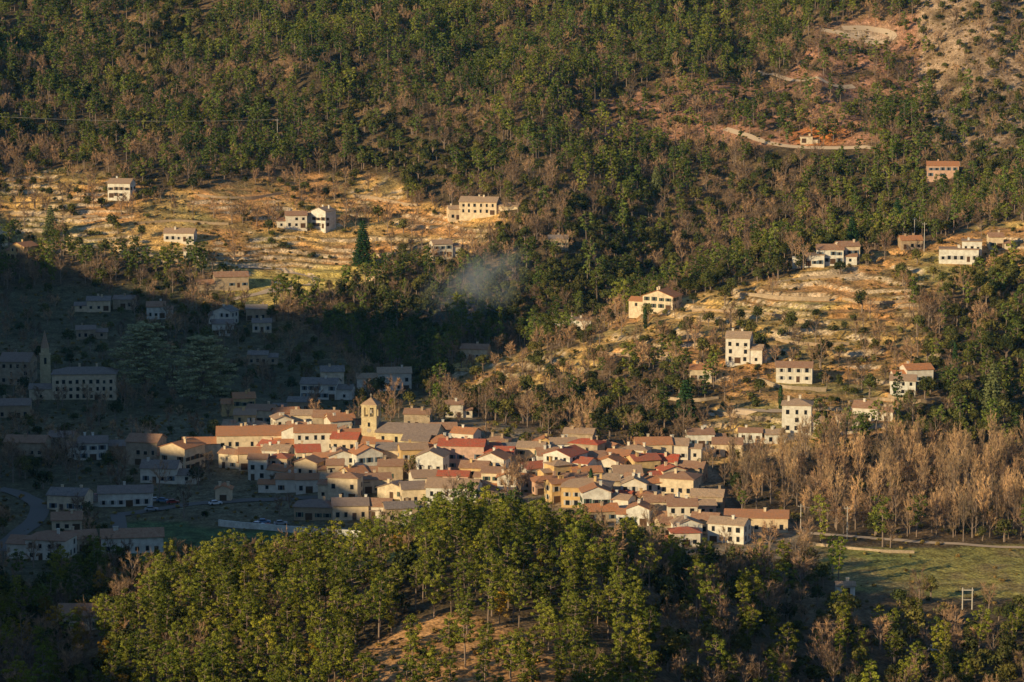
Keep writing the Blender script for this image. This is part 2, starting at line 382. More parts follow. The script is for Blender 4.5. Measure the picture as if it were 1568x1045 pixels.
def conifer(name,h,R,mat,layers=16,gap=1.):
    mb=MB(); mb.tube([(0,0,-1),(0,0,h*.5),(0,0,h)],[h*.018+.1,h*.012,.04],7,0)
    for k in range(layers):
        t=.08+.9*k/layers; rr=R*(1-t)**.85+.25; z=h*t; nb=int(7+5*(1-t))
        for j in range(nb):
            a=j*6.2832/nb+k*1.3+rng.uniform(-.2,.2); r2=rr*rng.uniform(.75,1.12)
            e=(r2*math.cos(a),r2*math.sin(a),z-rr*.18)
            mb.tube([(0,0,z),e],[.07,.02],3,0)
            for s in (.35,.62,.9):
                leaves(mb,(e[0]*s,e[1]*s,z-rr*.18*s),.38+.30*r2*.3,int(16*gap)+6,.27,.5,1,.3)
    return mb.mesh(name,[mBark,mat])
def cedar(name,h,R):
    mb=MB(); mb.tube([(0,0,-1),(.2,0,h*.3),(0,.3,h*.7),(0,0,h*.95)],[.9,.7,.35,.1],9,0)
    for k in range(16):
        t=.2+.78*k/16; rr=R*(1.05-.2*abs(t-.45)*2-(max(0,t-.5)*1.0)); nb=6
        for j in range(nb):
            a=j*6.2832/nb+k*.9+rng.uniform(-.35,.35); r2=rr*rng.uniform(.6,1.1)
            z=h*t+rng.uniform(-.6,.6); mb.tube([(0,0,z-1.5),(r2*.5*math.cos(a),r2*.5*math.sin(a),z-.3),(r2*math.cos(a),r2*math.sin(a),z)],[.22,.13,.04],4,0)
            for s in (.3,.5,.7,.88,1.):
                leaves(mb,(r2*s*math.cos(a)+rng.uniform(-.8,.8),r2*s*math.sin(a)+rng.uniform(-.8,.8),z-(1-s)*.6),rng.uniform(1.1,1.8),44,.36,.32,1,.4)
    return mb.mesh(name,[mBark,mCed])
def cypress(name,h,R):
    mb=MB(); mb.tube([(0,0,-1),(0,0,h)],[.2,.03],6,0)
    for k in range(26):
        t=(k+.5)/26; rr=R*math.sin(math.pi*min(.98,t*.8+.16))
        leaves(mb,(rng.uniform(-.15,.15),rng.uniform(-.15,.15),h*(.06+.92*t)),rr,50,.2,1,1,0)
    return mb.mesh(name,[mBark,mFir])
def proto(name,meshes):
    c=bpy.data.collections.new(name)
    for i,me in enumerate(meshes):
        o=bpy.data.objects.new(name+'_variant',me); c.objects.link(o)
    return c
pines=[pine(0,10),pine(1,11.5,wd=1.2),pine(2,13,wd=.8),pine(3,8,wd=1.1,t0=.25),pine(4,13,wd=1.25,t0=.5),pine(5,9.5,wd=.75,t0=.2)]
fpk=dict(mat=mPineF,nl=66,ls=.17,k0=22,k1=30,cr=(.4,.9))
fpines=[pine(40,10,wd=1.1,t0=.3,**fpk),pine(41,12,wd=1.2,t0=.4,**fpk),pine(42,13,wd=.85,t0=.35,**fpk),pine(43,8.5,wd=1.1,t0=.2,**fpk),pine(44,12.5,wd=1.35,t0=.5,**fpk),pine(45,11,wd=.8,t0=.25,**fpk)]
oaks=[oak(0,6),oak(1,7.5,R=3.4),oak(2,8.5,R=3),oak(3,5,R=2.4)]
bares=[bare(i,h) for i,h in enumerate((8,9.5,6.5))]
pops=[bare(10+i,h,.4,mPopT,12,6,10) for i,h in enumerate((15,11,17))]
scr=[shrub(i,mScr) for i in range(3)]; gsh=[shrub(5+i,mOak,2.4,1.7,7,28) for i in range(3)]
golds=[pine(30,9,**dict(fpk,mat=mGold)),pine(31,10.5,**dict(fpk,mat=mGold))]
cols={'pine':proto('pine',pines),'fpine':proto('near_pine',fpines),'oak':proto('holm_oak',oaks),'bare':proto('bare_tree',bares),'pop':proto('poplar',pops),
 'scr':proto('dry_scrub',scr),'gsh':proto('evergreen_shrub',gsh),'gold':proto('golden_pine',golds)}
def scatter(name,coll,P,scl):
    n=len(P)
    if n==0: return
    me=bpy.data.meshes.new(name); me.vertices.add(n); me.vertices.foreach_set('co',np.asarray(P,np.float32).ravel())
    for nm,ty,val in (('rz','FLOAT',rng.uniform(0,6.28,n)),('scl','FLOAT',scl),('idx','INT',rng.integers(0,1000,n))):
        a=me.attributes.new(nm,ty,'POINT'); a.data.foreach_set('value',np.asarray(val,np.float32 if ty=='FLOAT' else np.int32))
    o=bpy.data.objects.new(name,me); ROOT.objects.link(o)
    ng=bpy.data.node_groups.new(name,'GeometryNodeTree')
    ng.interface.new_socket(name='Geometry',in_out='INPUT',socket_type='NodeSocketGeometry')
    ng.interface.new_socket(name='Geometry',in_out='OUTPUT',socket_type='NodeSocketGeometry')
    gi=ng.nodes.new('NodeGroupInput');go=ng.nodes.new('NodeGroupOutput');ip=ng.nodes.new('GeometryNodeInstanceOnPoints')
    ci=ng.nodes.new('GeometryNodeCollectionInfo'); ci.inputs['Collection'].default_value=coll
    ci.inputs['Separate Children'].default_value=True; ci.inputs['Reset Children'].default_value=True
    def na(nm,ty):
        q=ng.nodes.new('GeometryNodeInputNamedAttribute'); q.data_type=ty; q.inputs['Name'].default_value=nm
        return [s for s in q.outputs if s.enabled and s.name=='Attribute'][0]
    cx=ng.nodes.new('ShaderNodeCombineXYZ'); ng.links.new(na('rz','FLOAT'),cx.inputs[2])
    ng.links.new(gi.outputs[0],ip.inputs['Points']); ng.links.new(ci.outputs[0],ip.inputs['Instance'])
    ip.inputs['Pick Instance'].default_value=True
    ng.links.new(na('idx','INT'),ip.inputs['Instance Index']); ng.links.new(cx.outputs[0],ip.inputs['Rotation'])
    ng.links.new(na('scl','FLOAT'),ip.inputs['Scale']); ng.links.new(ip.outputs[0],go.inputs[0])
    md=o.modifiers.new('scatter','NODES'); md.node_group=ng

# ------------------------------------------------------------------ houses
FOOT=[]   # x,y,r
def windows(mb,w,h,zb,axis,sgn,off,dens=1.,door=False,shut=2):
    ns=max(1,int(h/2.7)); nc=max(1,int(w/2.5))
    dc=random.randrange(nc)
    for s in range(ns):
        for c in range(nc):
            cx=(c+.5)/nc*w-w/2+random.uniform(-.15,.15); z=zb+s*2.75+.95
            isdoor=door and s==0 and c==dc
            if not isdoor and random.random()>dens: continue
            ww,hh=(random.choice((.45,.55,.6)),random.choice((1.2,1.45,1.5))) if not isdoor else (random.choice((.6,1.1)),2.15)
            if isdoor: z=zb+.05
            def bx(a0,a1,z0,z1,d0,d1,mi):
                lo,hi=sorted((off+sgn*d0,off+sgn*d1))
                if axis=='x': mb.box(a0,a1,lo,hi,z0,z1,mi)
                else: mb.box(lo,hi,a0,a1,z0,z1,mi)
            bx(cx-ww-.07,cx+ww+.07,z-.07,z+hh+.08,-.02,.05,1)
            bx(cx-ww,cx+ww,z,z+hh,-.01,.075,3 if isdoor else 0)
            if not isdoor and shut<2:
                bx(cx-ww-.62,cx-ww-.1,z-.03,z+hh+.03,-.01,.11,2); bx(cx+ww+.1,cx+ww+.62,z-.03,z+hh+.03,-.01,.11,2)
def gable(wm,rm,w,d,h,z0,cx=0,cy=0,pitch=.38,ov=.5,bottom=-4,alongy=False):
    def T(p):
        x,y,z=p
        if alongy: x,y=-y,x
        return (x+cx,y+cy,z)
    hw,hd=w/2,d/2; rz=z0+h+hd*pitch
    b=[T((-hw,-hd,bottom)),T((hw,-hd,bottom)),T((hw,hd,bottom)),T((-hw,hd,bottom))]
    t=[T((-hw,-hd,z0+h)),T((hw,-hd,z0+h)),T((hw,hd,z0+h)),T((-hw,hd,z0+h))]
    r0,r1=T((-hw,0,rz)),T((hw,0,rz))
    wm.face([b[0],b[1],t[1],t[0]]);wm.face([b[2],b[3],t[3],t[2]])
    wm.face([b[1],b[2],t[2],r1,t[1]]);wm.face([b[3],b[0],t[0],r0,t[3]])
    th=.16
    for s in (-1,1):
        ye=s*(hd+ov); ze=z0+h-ov*pitch+.03
        A=[T((-hw-ov*.7,ye,ze)),T((hw+ov*.7,ye,ze)),T((hw+ov*.7,0,rz+.03)),T((-hw-ov*.7,0,rz+.03))]
        B=[(p[0],p[1],p[2]+th) for p in A]
        if s>0: A=A[::-1];B=B[::-1]
        rm.solid(A,B)
    return rz
def hip(wm,rm,w,d,h,pitch=.36,ov=.5,bottom=-4):
    hw,hd=w/2,d/2
    wm.box(-hw,hw,-hd,hd,bottom,h+.05)
    a,b=hw+ov,hd+ov; k=min(a,b); rz=h+k*pitch; ex=a-k; ey=b-k
    E=[(-a,-b,h),(a,-b,h),(a,b,h),(-a,b,h)]; E2=[(x,y,z+.15) for x,y,z in E]
    rm.face(E[::-1])
    for i in range(4): rm.face([E[i],E[(i+1)%4],E2[(i+1)%4],E2[i]])
    R0,R1=((-ex,0,rz),(ex,0,rz)) if a>=b else ((0,-ey,rz),(0,ey,rz))
    if a>=b:
        rm.face([E2[0],E2[1],R1,R0]);rm.face([E2[2],E2[3],R0,R1]);rm.face([E2[1],E2[2],R1]);rm.face([E2[3],E2[0],R0])
    else:
        rm.face([E2[1],E2[2],R1,R0]);rm.face([E2[3],E2[0],R0,R1]);rm.face([E2[0],E2[1],R0]);rm.face([E2[2],E2[3],R1])
    return rz
def house(u,v,w,d,h,rot,roof,wall,kind='g',name='village_house',annex=None,ymin=860,dens=.9,shut=None,pos=None):
    x,y,z=survey(u,v,ymin) if pos is None else pos
    ra=math.radians(rot)
    if pos is None: y+=d/2*.9
    z=hz(x,y)-.2
    e=empty(name,(x,y,z),ra); FOOT.append((x,y,max(w,d)/2))
    wm,rm,dm,cm=MB(),MB(),MB(),MB()
    shut=random.choice([0,1,2,2]) if shut is None else shut
    pt=random.uniform(.32,.46)
    if kind=='g': rz=gable(wm,rm,w,d,h,0,pitch=pt)
    elif kind=='G': rz=gable(wm,rm,d,w,h,0,alongy=True,pitch=pt)
    elif kind=='h': rz=hip(wm,rm,w,d,h)
    elif kind=='f':
        wm.box(-w/2,w/2,-d/2,d/2,-4,h); rm.box(-w/2-.25,w/2+.25,-d/2-.25,d/2+.25,h+.003,h+.3); rz=h+.3
    windows(dm,w*.94,h,0,'x',-1,-d/2,dens,True,shut)
    windows(dm,d*.9,h,0,'y',-1,-w/2,dens*.7,False,shut); windows(dm,d*.9,h,0,'y',1,w/2,dens*.6,False,shut)
    if annex is None: annex=random.random()<.55
    if annex:
        aw=w*random.uniform(.35,.65); ah=h*random.uniform(.4,.8); s=random.choice((-1,1)); ad=d*random.uniform(.6,.85)
        if kind!='f':
            gable(wm,rm,aw,ad,ah,0,cx=s*(w/2+aw/2-.06),cy=-d*.06)
            cx=s*(w/2+aw/2); dm.box(cx-.5,cx+.5,-d*.06-ad/2-.07,-d*.06-ad/2+.02,1,2.2,0)
        else:
            wm.box(*( (w/2+.002,w/2+aw) if s>0 else (-w/2-aw,-w/2-.002)),-d/2+.4,d/2-.8,-4,ah)
    for _ in range(random.choice((1,1,2))):
        cx=random.uniform(-.35,.35)*w; cy=random.uniform(-.2,.25)*d
        zc=rz if kind=='f' else rz-.2
        cm.box(cx-.38,cx+.38,cy-.3,cy+.3,h-.2 if kind!='f' else h,zc+1.0); cm.box(cx-.48,cx+.48,cy-.4,cy+.4,zc+1.0,zc+1.14)
    addobj('walls',wm.mesh('walls',[WALL[wall]]),parent=e)
    addobj('roof',rm.mesh('roof',[ROOF[roof]]),parent=e)
    addobj('windows_and_door',dm.mesh('windows',[mGlass,mFrame,SHUT[random.randrange(4)],mDoor]),parent=e)
    addobj('chimney',cm.mesh('chimney',[WALL[wall]]),parent=e)
    return e
VH=[(385,700,24,10,7.5,4,'o','c','g'),(277,722,10,12,8,-28,'o','c','G'),(222,712,11,10,8,-12,'b','s','g'),
(372,636,8,8,6.5,10,'o','y','g'),(400,648,10,8,5,-8,'b','c','g'),(437,652,9,8,5,15,'o','k','g'),(463,655,8,7,4.5,0,'p','c','g'),
(392,720,12,8,5.5,5,'o','c','g'),(425,718,9,8,6,-12,'p','w','g'),(482,704,14,9,9,3,'o','w','g'),(530,706,9,8,7,-10,'r','c','g'),(522,726,9,8,6,8,'b','w','G'),
(560,727,9,8,6.5,20,'o','w','G'),(602,714,11,8,5,-5,'g','c','g'),(632,722,9,8,7,10,'p','y','g'),(662,738,9,9,8,-12,'p','w','G'),(598,738,8,8,5,0,'b','s','g'),
(678,683,9,8,5,5,'b','w','g'),(708,722,15,9,8,-6,'r','k','g'),(745,715,9,8,6,12,'r','c','g'),(757,737,9,8,7,-18,'o','w','G'),(790,712,9,8,5,10,'g','s','g'),
(815,714,9,8,6,-10,'p','c','g'),(838,722,7,8,5,5,'b','w','g'),(866,739,10,11,8.5,-32,'r','w','G'),(905,730,9,8,6,10,'b','s','g'),(935,740,9,8,6.5,-15,'o','w','G'),
(960,748,9,8,5,5,'p','w','g'),(985,738,9,8,7,20,'r','y','g'),(1012,735,12,8,6,-12,'r','c','g'),(1043,772,11,9,8,-20,'b','c','h'),(1005,768,9,8,6,10,'o','w','g'),
(972,770,8,8,6,-5,'p','w','G'),(1008,792,9,8,5,6,'b','c','g'),(1085,782,10,8,4.5,-10,'p','s','g'),(900,778,15,11,6.5,-8,'p','y','h'),(695,778,16,10,6.5,-10,'p','w','g'),
(640,774,11,9,5,8,'g','c','g'),(447,754,10,7,4.5,-4,'o','w','g'),(478,755,11,7,4.5,6,'o','w','g'),(510,752,8,7,4,0,'p','c','g'),(342,768,5,5,4,0,'o','c','G'),
(545,757,9,8,4,-5,'g','w','g'),(575,755,9,8,4.5,10,'b','c','g'),(482,797,12,9,4,-5,'g','s','h'),(535,797,11,9,4.5,5,'g','c','g'),(575,795,10,8,4,-8,'b','w','g'),
(612,800,10,8,4.5,10,'g','s','g'),(630,815,8,7,3.5,-10,'g','w','h'),(1000,705,12,8,5,5,'o','c','g'),(1035,704,9,8,5,-8,'p','w','g'),(1160,815,19,9,4.5,-6,'o','c','g'),(1118,834,11,8,6,-20,'p','w','g'),
(1045,805,9,8,6,0,'b','w','g'),(980,805,7,7,5,-12,'o','w','G'),(1072,690,9,8,4.5,5,'b','w','g'),(1115,700,10,8,4.5,-5,'b','c','g'),
(452,697,8,9,8,-8,'o','w','G'),(415,690,8,8,7,10,'o','c','g'),(500,660,9,8,5,-6,'b','s','g'),(520,668,9,8,6,14,'o','c','g'),(642,700,9,8,7,-6,'b','k','g'),(680,712,8,8,7,12,'o','w','G'),
(545,700,8,8,7,8,'o','c','g'),(578,703,10,8,5,-4,'o','c','g'),(650,755,9,8,5,12,'p','w','g'),(728,745,9,8,6,-10,'b','y','g'),(775,728,8,8,5,16,'b','c','G'),
(880,755,8,7,4.5,5,'b','s','g'),(925,760,9,8,5,12,'p','c','g'),(950,722,8,8,5,-20,'o','c','g'),(1060,740,9,8,5,-15,'b','s','g'),(470,722,8,8,6.5,8,'r','c','g'),(498,730,8,8,5,-14,'o','k','g'),
(1052,828,8,7,5,10,'p','w','G'),(1082,818,8,7,4.5,-15,'b','c','g'),(1025,822,7,7,4,14,'b','c','g')]
for a in VH: house(*a)
vpoly=poly((350,650),(470,655),(560,690),(720,690),(860,690),(960,700),(1060,730),(1080,790),(1130,830),(1040,835),(1000,815),(900,790),(820,770),(640,765),(420,760),(350,720))
nf=0
for _ in range(1800):
    u=random.uniform(340,1130); v=random.uniform(640,835)
    if not vpoly[int(u/4),int(v/4)]: continue
    x,y,z=survey(u,v,840)
    if min(math.hypot(x-a,(y-b)*.9)-r*.35 for a,b,r in FOOT)<6.4: continue
    if math.hypot(x-(-47),y-1000)<9: continue
    house(u,v,random.uniform(5.5,10.5),random.uniform(5.5,8),random.choice((3.4,4.2,5.2,6.2,7.2)),random.uniform(-32,32),random.choice('ooorrbbppog'),random.choice('wwwwccsyk'),random.choice('ggGh'),pos=(x,y,z)); nf+=1
    if nf>66: break
RH=[
(185,308,11,9,7,-10,'p','w','g'),(452,352,10,9,6,8,'b','w','g'),(495,354,8,9,8,-30,'p','w','G'),(275,372,14,8,4,-5,'p','w','g'),(735,334,18,10,6,-12,'p','c','g'),(700,338,9,8,5,10,'p','c','g'),
(675,398,9,8,6,15,'p','w','g'),(352,446,15,9,5,12,'b','s','g'),(293,397,7,6,3.5,0,'p','w','g'),(35,402,9,9,6,-35,'o','y','G'),(855,383,9,7,4,0,'g','s','g'),
(878,506,15,9,5,-4,'p','w','f'),(1015,474,13,10,5.5,-25,'o','c','G'),(728,552,11,8,4.5,-10,'b','c','g'),(603,598,13,9,7,5,'p','w','g'),(490,612,14,9,6,-8,'g','w','g'),(508,600,9,8,8,5,'g','c','g'),
(1133,560,9,9,9.5,-12,'p','w','g'),(1150,557,6,6,6,10,'p','w','f'),(1073,584,8,7,4.5,0,'o','c','g'),(1218,588,13,8,5.5,-8,'b','w','g'),(1405,590,10,8,5,12,'o','w','g'),(1385,608,9,8,5.5,-10,'p','w','g'),
(1222,664,10,9,9.5,-8,'p','w','h'),(1330,645,9,8,5,-18,'b','w','g'),(1302,665,9,8,4.5,10,'p','w','g'),(1272,408,11,9,6,-5,'b','w','g'),(1298,405,9,8,7,8,'b','c','g'),(1248,410,8,7,4.5,-5,'p','w','f'),
(1470,405,16,9,5,-8,'p','w','f'),(1490,402,8,9,7,-8,'p','w','f'),(1395,383,9,7,4,5,'o','s','g'),(1445,275,15,10,6,-6,'o','k','g'),(1235,222,6,5,3,0,'p','c','f'),(1525,382,6,6,5,0,'b','c','g'),
(695,640,6,6,5,5,'b','w','g'),(1150,680,8,6,3.5,-6,'b','w','g'),(1185,680,7,6,3.5,8,'p','w','g'),
(150,478,10,8,4.5,5,'g','c','g'),(190,475,9,8,4,-5,'g','s','g'),(238,490,8,8,5,5,'b','w','g'),(345,500,8,8,6,-20,'g','w','G'),(392,492,9,8,5,5,'g','s','g'),(400,510,8,8,4,5,'g','c','g'),(340,515,9,8,5,5,'g','w','g'),
(190,776,17,9,4.5,6,'g','w','g'),(105,782,12,9,5,-10,'g','c','g'),(200,848,18,9,5,8,'b','w','g'),(75,858,12,10,6,-12,'b','w','h'),(140,965,17,9,4,0,'b','c','g'),(245,740,12,9,5,-5,'g','w','g'),
(140,705,10,9,6,8,'g','w','g'),(40,700,14,9,5,-5,'b','s','g'),(100,812,9,8,3.5,8,'b','c','g'),(185,700,8,8,4,0,'g','s','g'),(25,590,12,12,9,-5,'g','s','g'),(20,640,12,9,5,5,'g','s','g'),(1295,912,5,4,2.8,0,'p','w','g'),(120,845,9,8,4,20,'b','c','g'),
(95,690,9,8,5,-8,'g','s','g'),(130,520,8,7,4,8,'g','s','g'),(460,630,9,7,4,-6,'g','s','g'),(395,560,8,7,4,0,'g','s','g'),(640,655,9,7,5,-6,'b','s','g')]
for a in RH: house(*a,name='country_house',ymin=700 if a[1]>900 else 830)
house(128,612,24,11,10,4,'g','c','h',name='chateau',annex=True,shut=3,dens=1.)
def church():
    x,y,z=survey(568,700,900); y+=3; z=hz(x,y)+1.6
    e=empty('village_church',(x,y,z),math.radians(-14)); FOOT.append((x,y,5)); FOOT.append((x+12,y+4,9))
    t=MB(); s=2.6
    t.box(-s,s,-s,s,-4,11)
    t.box(-s-.15,s+.15,-s-.15,s+.15,11,11.35)
    for sx in (-1,1):
        for sy in (-1,1):
            a,b=sorted((sx*s,sx*(s-.95)));c,d=sorted((sy*s,sy*(s-.95))); t.box(a,b,c,d,11.35,15)
    for sy in (-1,1):
        a,b=sorted((sy*s,sy*(s-.6))); t.box(-.3,.3,a,b,11.35,14.4); t.box(-s+.95,s-.95,a,b,14.4,15.0)
        t.box(a,b,-.3,.3,11.35,14.4); t.box(a,b,-s+.95,s-.95,14.4,15.0)
    t.box(-s-.2,s+.2,-s-.2,s+.2,15,15.35)
    addobj('bell_tower',t.mesh('bell_tower',[WALL['t']]),parent=e)
    r=MB(); q=s+.25; E=[(-q,-q,15.355),(q,-q,15.355),(q,q,15.355),(-q,q,15.355)]
    r.face(E[::-1])
    for i in range(4): r.face([E[i],E[(i+1)%4],(0,0,17.6)])
    addobj('tower_roof',r.mesh('tower_roof',[ROOF['p']]),parent=e)
    f=MB(); f.box(-.05,.05,-.05,.05,17.5,18.9); f.box(-.35,.35,-.04,.04,18.25,18.35); f.tube([(0,0,12.2),(0,0,12.9),(0,0,13.6)],[.7,.55,.2],10)
    addobj('cross_and_bell',f.mesh('cross',[mMetal]),parent=e)
    w=MB(); w.box(-.4,.4,-s-.06,-s+.01,8,9.4,0); w.box(-.3,.3,-s-.06,-s+.01,3.5,4.6,0); w.box(-s-.06,-s+.01,-.4,.4,8,9.4,0)
    w.tube([(0,-s+.01,6.7),(0,-s-.1,6.7)],[.75,.75],20,1)
    addobj('slits_and_clock',w.mesh('slits',[mGlass,mFrame]),parent=e)
    wm,rm=MB(),MB(); gable(wm,rm,21,10,6.5,0,cx=s+10.5,cy=1.5,pitch=.5); gable(wm,rm,9,7,5,0,cx=s+15,cy=-5.2,pitch=.45,alongy=False)
    addobj('nave_walls',wm.mesh('nave',[WALL['t']]),parent=e); addobj('nave_roof',rm.mesh('nave_roof',[ROOF['g']]),parent=e)
    n=MB()
    for i in range(4): n.box(s+2+i*4.6,s+3+i*4.6,-3.56,-3.49,2.5,5.2,0)
    addobj('nave_windows',n.mesh('nave_windows',[mGlass]),parent=e)
church()
def spire():
    x,y,z=survey(70,590,900); z=hz(x,y)
    e=empty('church_spire',(x,y,z),math.radians(10)); FOOT.append((x,y,4))
    t=MB(); t.box(-2,2,-2,2,-3,12); t.box(-2.2,2.2,-2.2,2.2,12,12.3); t.box(-1.6,1.6,-1.6,1.6,12.3,14.6)
    addobj('tower',t.mesh('tower',[WALL['t']]),parent=e)
    r=MB(); r.tube([(0,0,14.6),(0,0,17),(0,0,21.5)],[1.7,1.1,.05],8); addobj('spire_roof',r.mesh('spire_roof',[ROOF['p']]),parent=e)
    w=MB()
    for sg in (-1,1):
        a,b=sorted((sg*2.05,sg*1.99)); w.box(-.5,.5,a,b,8.5,11,0); w.box(a,b,-.5,.5,8.5,11,0)
    addobj('belfry_openings',w.mesh('openings',[mGlass]),parent=e)
spire()

# ------------------------------------------------------------------ roads, walls
RD=[]
def resample(pts,step=3.):
    P=np.array(pts,float)
    for _ in range(2):
        Q=[P[0]]
        for a,b in zip(P[:-1],P[1:]): Q+= [a*.75+b*.25,a*.25+b*.75]
        Q.append(P[-1]); P=np.array(Q)
    d=np.r_[0,np.cumsum(np.hypot(*np.diff(P[:,:2],axis=0).T))]
    n=max(2,int(d[-1]/step)); s=np.linspace(0,d[-1],n)
    return np.stack([np.interp(s,d,P[:,0]),np.interp(s,d,P[:,1])],1)
def road(name,px,w,mat,ymin=700,front=6):
    P=resample([survey(u,v,ymin)[:2] for u,v in px],2.)
    t=np.gradient(P,axis=0); t/=np.linalg.norm(t,axis=1)[:,None]+1e-9; n=np.stack([-t[:,1],t[:,0]],1)
    mb=MB(); rows=[]
    for k in (-.5,-.25,0,.25,.5):
        Q=P+n*w*k; rows.append(np.c_[Q,H(Q[:,0],Q[:,1])+.22])
    for i in range(len(P)-1):
        for j in range(4): mb.face([rows[j][i],rows[j][i+1],rows[j+1][i+1],rows[j+1][i]][::-1])
    addobj(name,mb.mesh(name,[mat]))
    for p in P[::2]:
        RD.append((p[0],p[1],w/2+1.2))
        if front:
            for q in np.arange(4,front+1,4): RD.append((p[0]*(1-q/p[1]),p[1]-q,4.))
road('valley_road',[(-5,845),(25,822),(62,790),(60,772),(30,757),(-5,750)],6,mAsph,front=24)
road('farm_track',[(345,462),(400,450),(450,440),(487,432),(478,420),(420,412),(360,410)],3.5,mTrack)
road('village_street',[(180,790),(260,778),(360,768),(470,762),(560,768),(620,775)],5,mAsph,front=14)
road('side_street',[(180,790),(185,815),(175,830)],4.5,mAsph,front=10)
road('hill_driveway',[(1085,635),(1130,630),(1175,632),(1215,625)],4,mTrack,front=12)
road('forest_track',[(1110,198),(1160,218),(1220,228),(1290,226),(1335,228)],3.4,mTrack,front=12)
road('forest_track',[(1140,112),(1190,118),(1235,124),(1270,132),(1308,134)],3.4,mTrack,front=12)
road('forest_track',[(1255,45),(1290,52),(1340,68),(1378,58),(1340,42),(1290,44)],4,mTrack,front=12)
road('meadow_track',[(1240,818),(1330,826),(1450,834),(1575,840)],3,mTrack)
def stonewall(name,px,h,th=.5,mat=None,ymin=800):
    P=resample([survey(u,v,ymin)[:2] for u,v in px],2.); t=np.gradient(P,axis=0); t/=np.linalg.norm(t,axis=1)[:,None]+1e-9; n=np.stack([-t[:,1],t[:,0]],1)
    mb=MB(); z=H(P[:,0],P[:,1])
    for _ in range(3): z=np.convolve(np.pad(z,2,mode='edge'),np.ones(5)/5,'valid')
    for i in range(len(P)-1):
        a,b=P[i],P[i+1]; na,nb=n[i]*th/2,n[i+1]*th/2
        mb.solid([(*(a-na),z[i]-2.5),(*(b-nb),z[i+1]-2.5),(*(b+nb),z[i+1]-2.5),(*(a+na),z[i]-2.5)],
                 [(*(a-na),z[i]+h),(*(b-nb),z[i+1]+h),(*(b+nb),z[i+1]+h),(*(a+na),z[i]+h)])
        for q in (2,6,10): RD.append((a[0],a[1]-q,3.2))
    addobj(name,mb.mesh(name,[mat or WALL['s']]))
for px,h in (([(1130,458),(1200,461),(1270,462)],1.6),([(1090,632),(1150,644),(1180,646)],1.3),([(1160,582),(1200,598),(1265,600)],1.3),([(1245,836),(1330,845),(1400,848)],.8),
  ([(1110,700),(1180,694),(1240,690)],1.3),([(1360,610),(1400,622),(1440,612)],1.4),([(1180,440),(1240,428),(1310,424)],1.1),([(1060,478),(1130,482),(1210,490),(1260,500)],1.1),
  ([(1180,520),(1240,532),(1300,530)],1.2),([(920,545),(990,548),(1040,556)],1.1),([(1290,460),(1340,470),(1400,462)],1.1),([(1000,610),(1060,618),(1100,612)],1.1),([(20,330),(90,338),(150,332)],1.1),([(300,300),(360,308),(430,300)],1.),([(210,345),(270,338),(350,345)],1.),([(540,300),(590,306),(640,318)],1.),([(1300,620),(1340,612),(1370,616)],1.1)):
    stonewall('stone_wall',px,h)
stonewall('boundary_wall',[(335,806),(400,812),(480,818),(560,824),(600,828)],1.9,mat=WALL['w'])

# ------------------------------------------------------------------ cars and poles
def carmesh(c,i):
    mb=MB(); L=2.1
    pr=[(-L,.35),(-L,.85),(-1.75,.95),(-1.2,1.42),(.35,1.45),(1.0,.98),(2.0,.85),(L,.4)]
    A=[(x,-.85,z) for x,z in pr];B=[(x,.85,z) for x,z in pr]
    mb.face(A,0);mb.face(B[::-1],0)
    for k in range(len(pr)):
        j=(k+1)%len(pr); mb.face([A[k],B[k],B[j],A[j]],1 if k in (2,4) else 0)
    for s in (-.87,.87): mb.face([(-1.45,s,1.0),(.75,s,1.0),(.3,s,1.36),(-1.15,s,1.36)],1)
    for x in (-1.3,1.3):
        for s in (-1,1): mb.tube([(x,s*.7,.33),(x,s*.9,.33)],[.33,.33],12,2)
    return mb.mesh('car_%d'%i,[flat('car_paint_%d'%i,c,.3),mGlass,mTyre])
cm_=[carmesh(c,i) for i,c in enumerate([(.75,.75,.75),(.12,.2,.35),(.3,.05,.04),(.35,.36,.38)])]
for i,(u,v) in enumerate([(238,770),(250,771),(265,773),(232,784),(395,808),(404,803),(412,811),(430,806),(1432,1000),(428,437),(436,441),(520,770),(330,775),(98,760),(150,765)]):
    x,y,z=survey(u,v,690); o=addobj('parked_car',cm_[i%4],(x,y,z+.25),random.uniform(-.4,.4)); RD.append((x,y,3)); RD.append((x,y-6,4))
def pole(u,v,h,name='utility_pole'):
    x,y,z=survey(u,v,780); mb=MB(); mb.tube([(0,0,-1),(0,0,h)],[.2,.12],8)
    mb.box(-1,1,-.08,.08,h-.8,h-.65)
    for q in (-.85,0,.85): mb.tube([(q,0,h-.65),(q,0,h-.4)],[.06,.04],6)
    addobj(name,mb.mesh(name,[mMetal]),(x,y,z),.3); RD.append((x,y,3)); RD.append((x,y-7,4)); return Vector((x,y,z+h-.4))
def wire(a,b,sag,r=.03):
    mb=MB(); n=14; pts=[a.lerp(b,i/n)-Vector((0,0,sag*4*(i/n)*(1-i/n))) for i in range(n+1)]
    mb.tube(pts,[r]*(n+1),4); addobj('power_line',mb.mesh('power_line',[mWire]))
p1=pole(1226,812,8);p2=pole(1297,826,10);p3=pole(1415,385,12);wire(p1,p2,1.2)
p4=pole(1400,366,9);wire(p4,p3,.5)
pa=pole(-60,215,13,'pylon');pb=pole(425,222,13,'pylon');wire(pa,pb,2,.07)
x,y,z=survey(1481,935,690); mb=MB()
for q in (-1.3,1.3): mb.tube([(q,0,-1),(q,0,6)],[.18,.15],8)
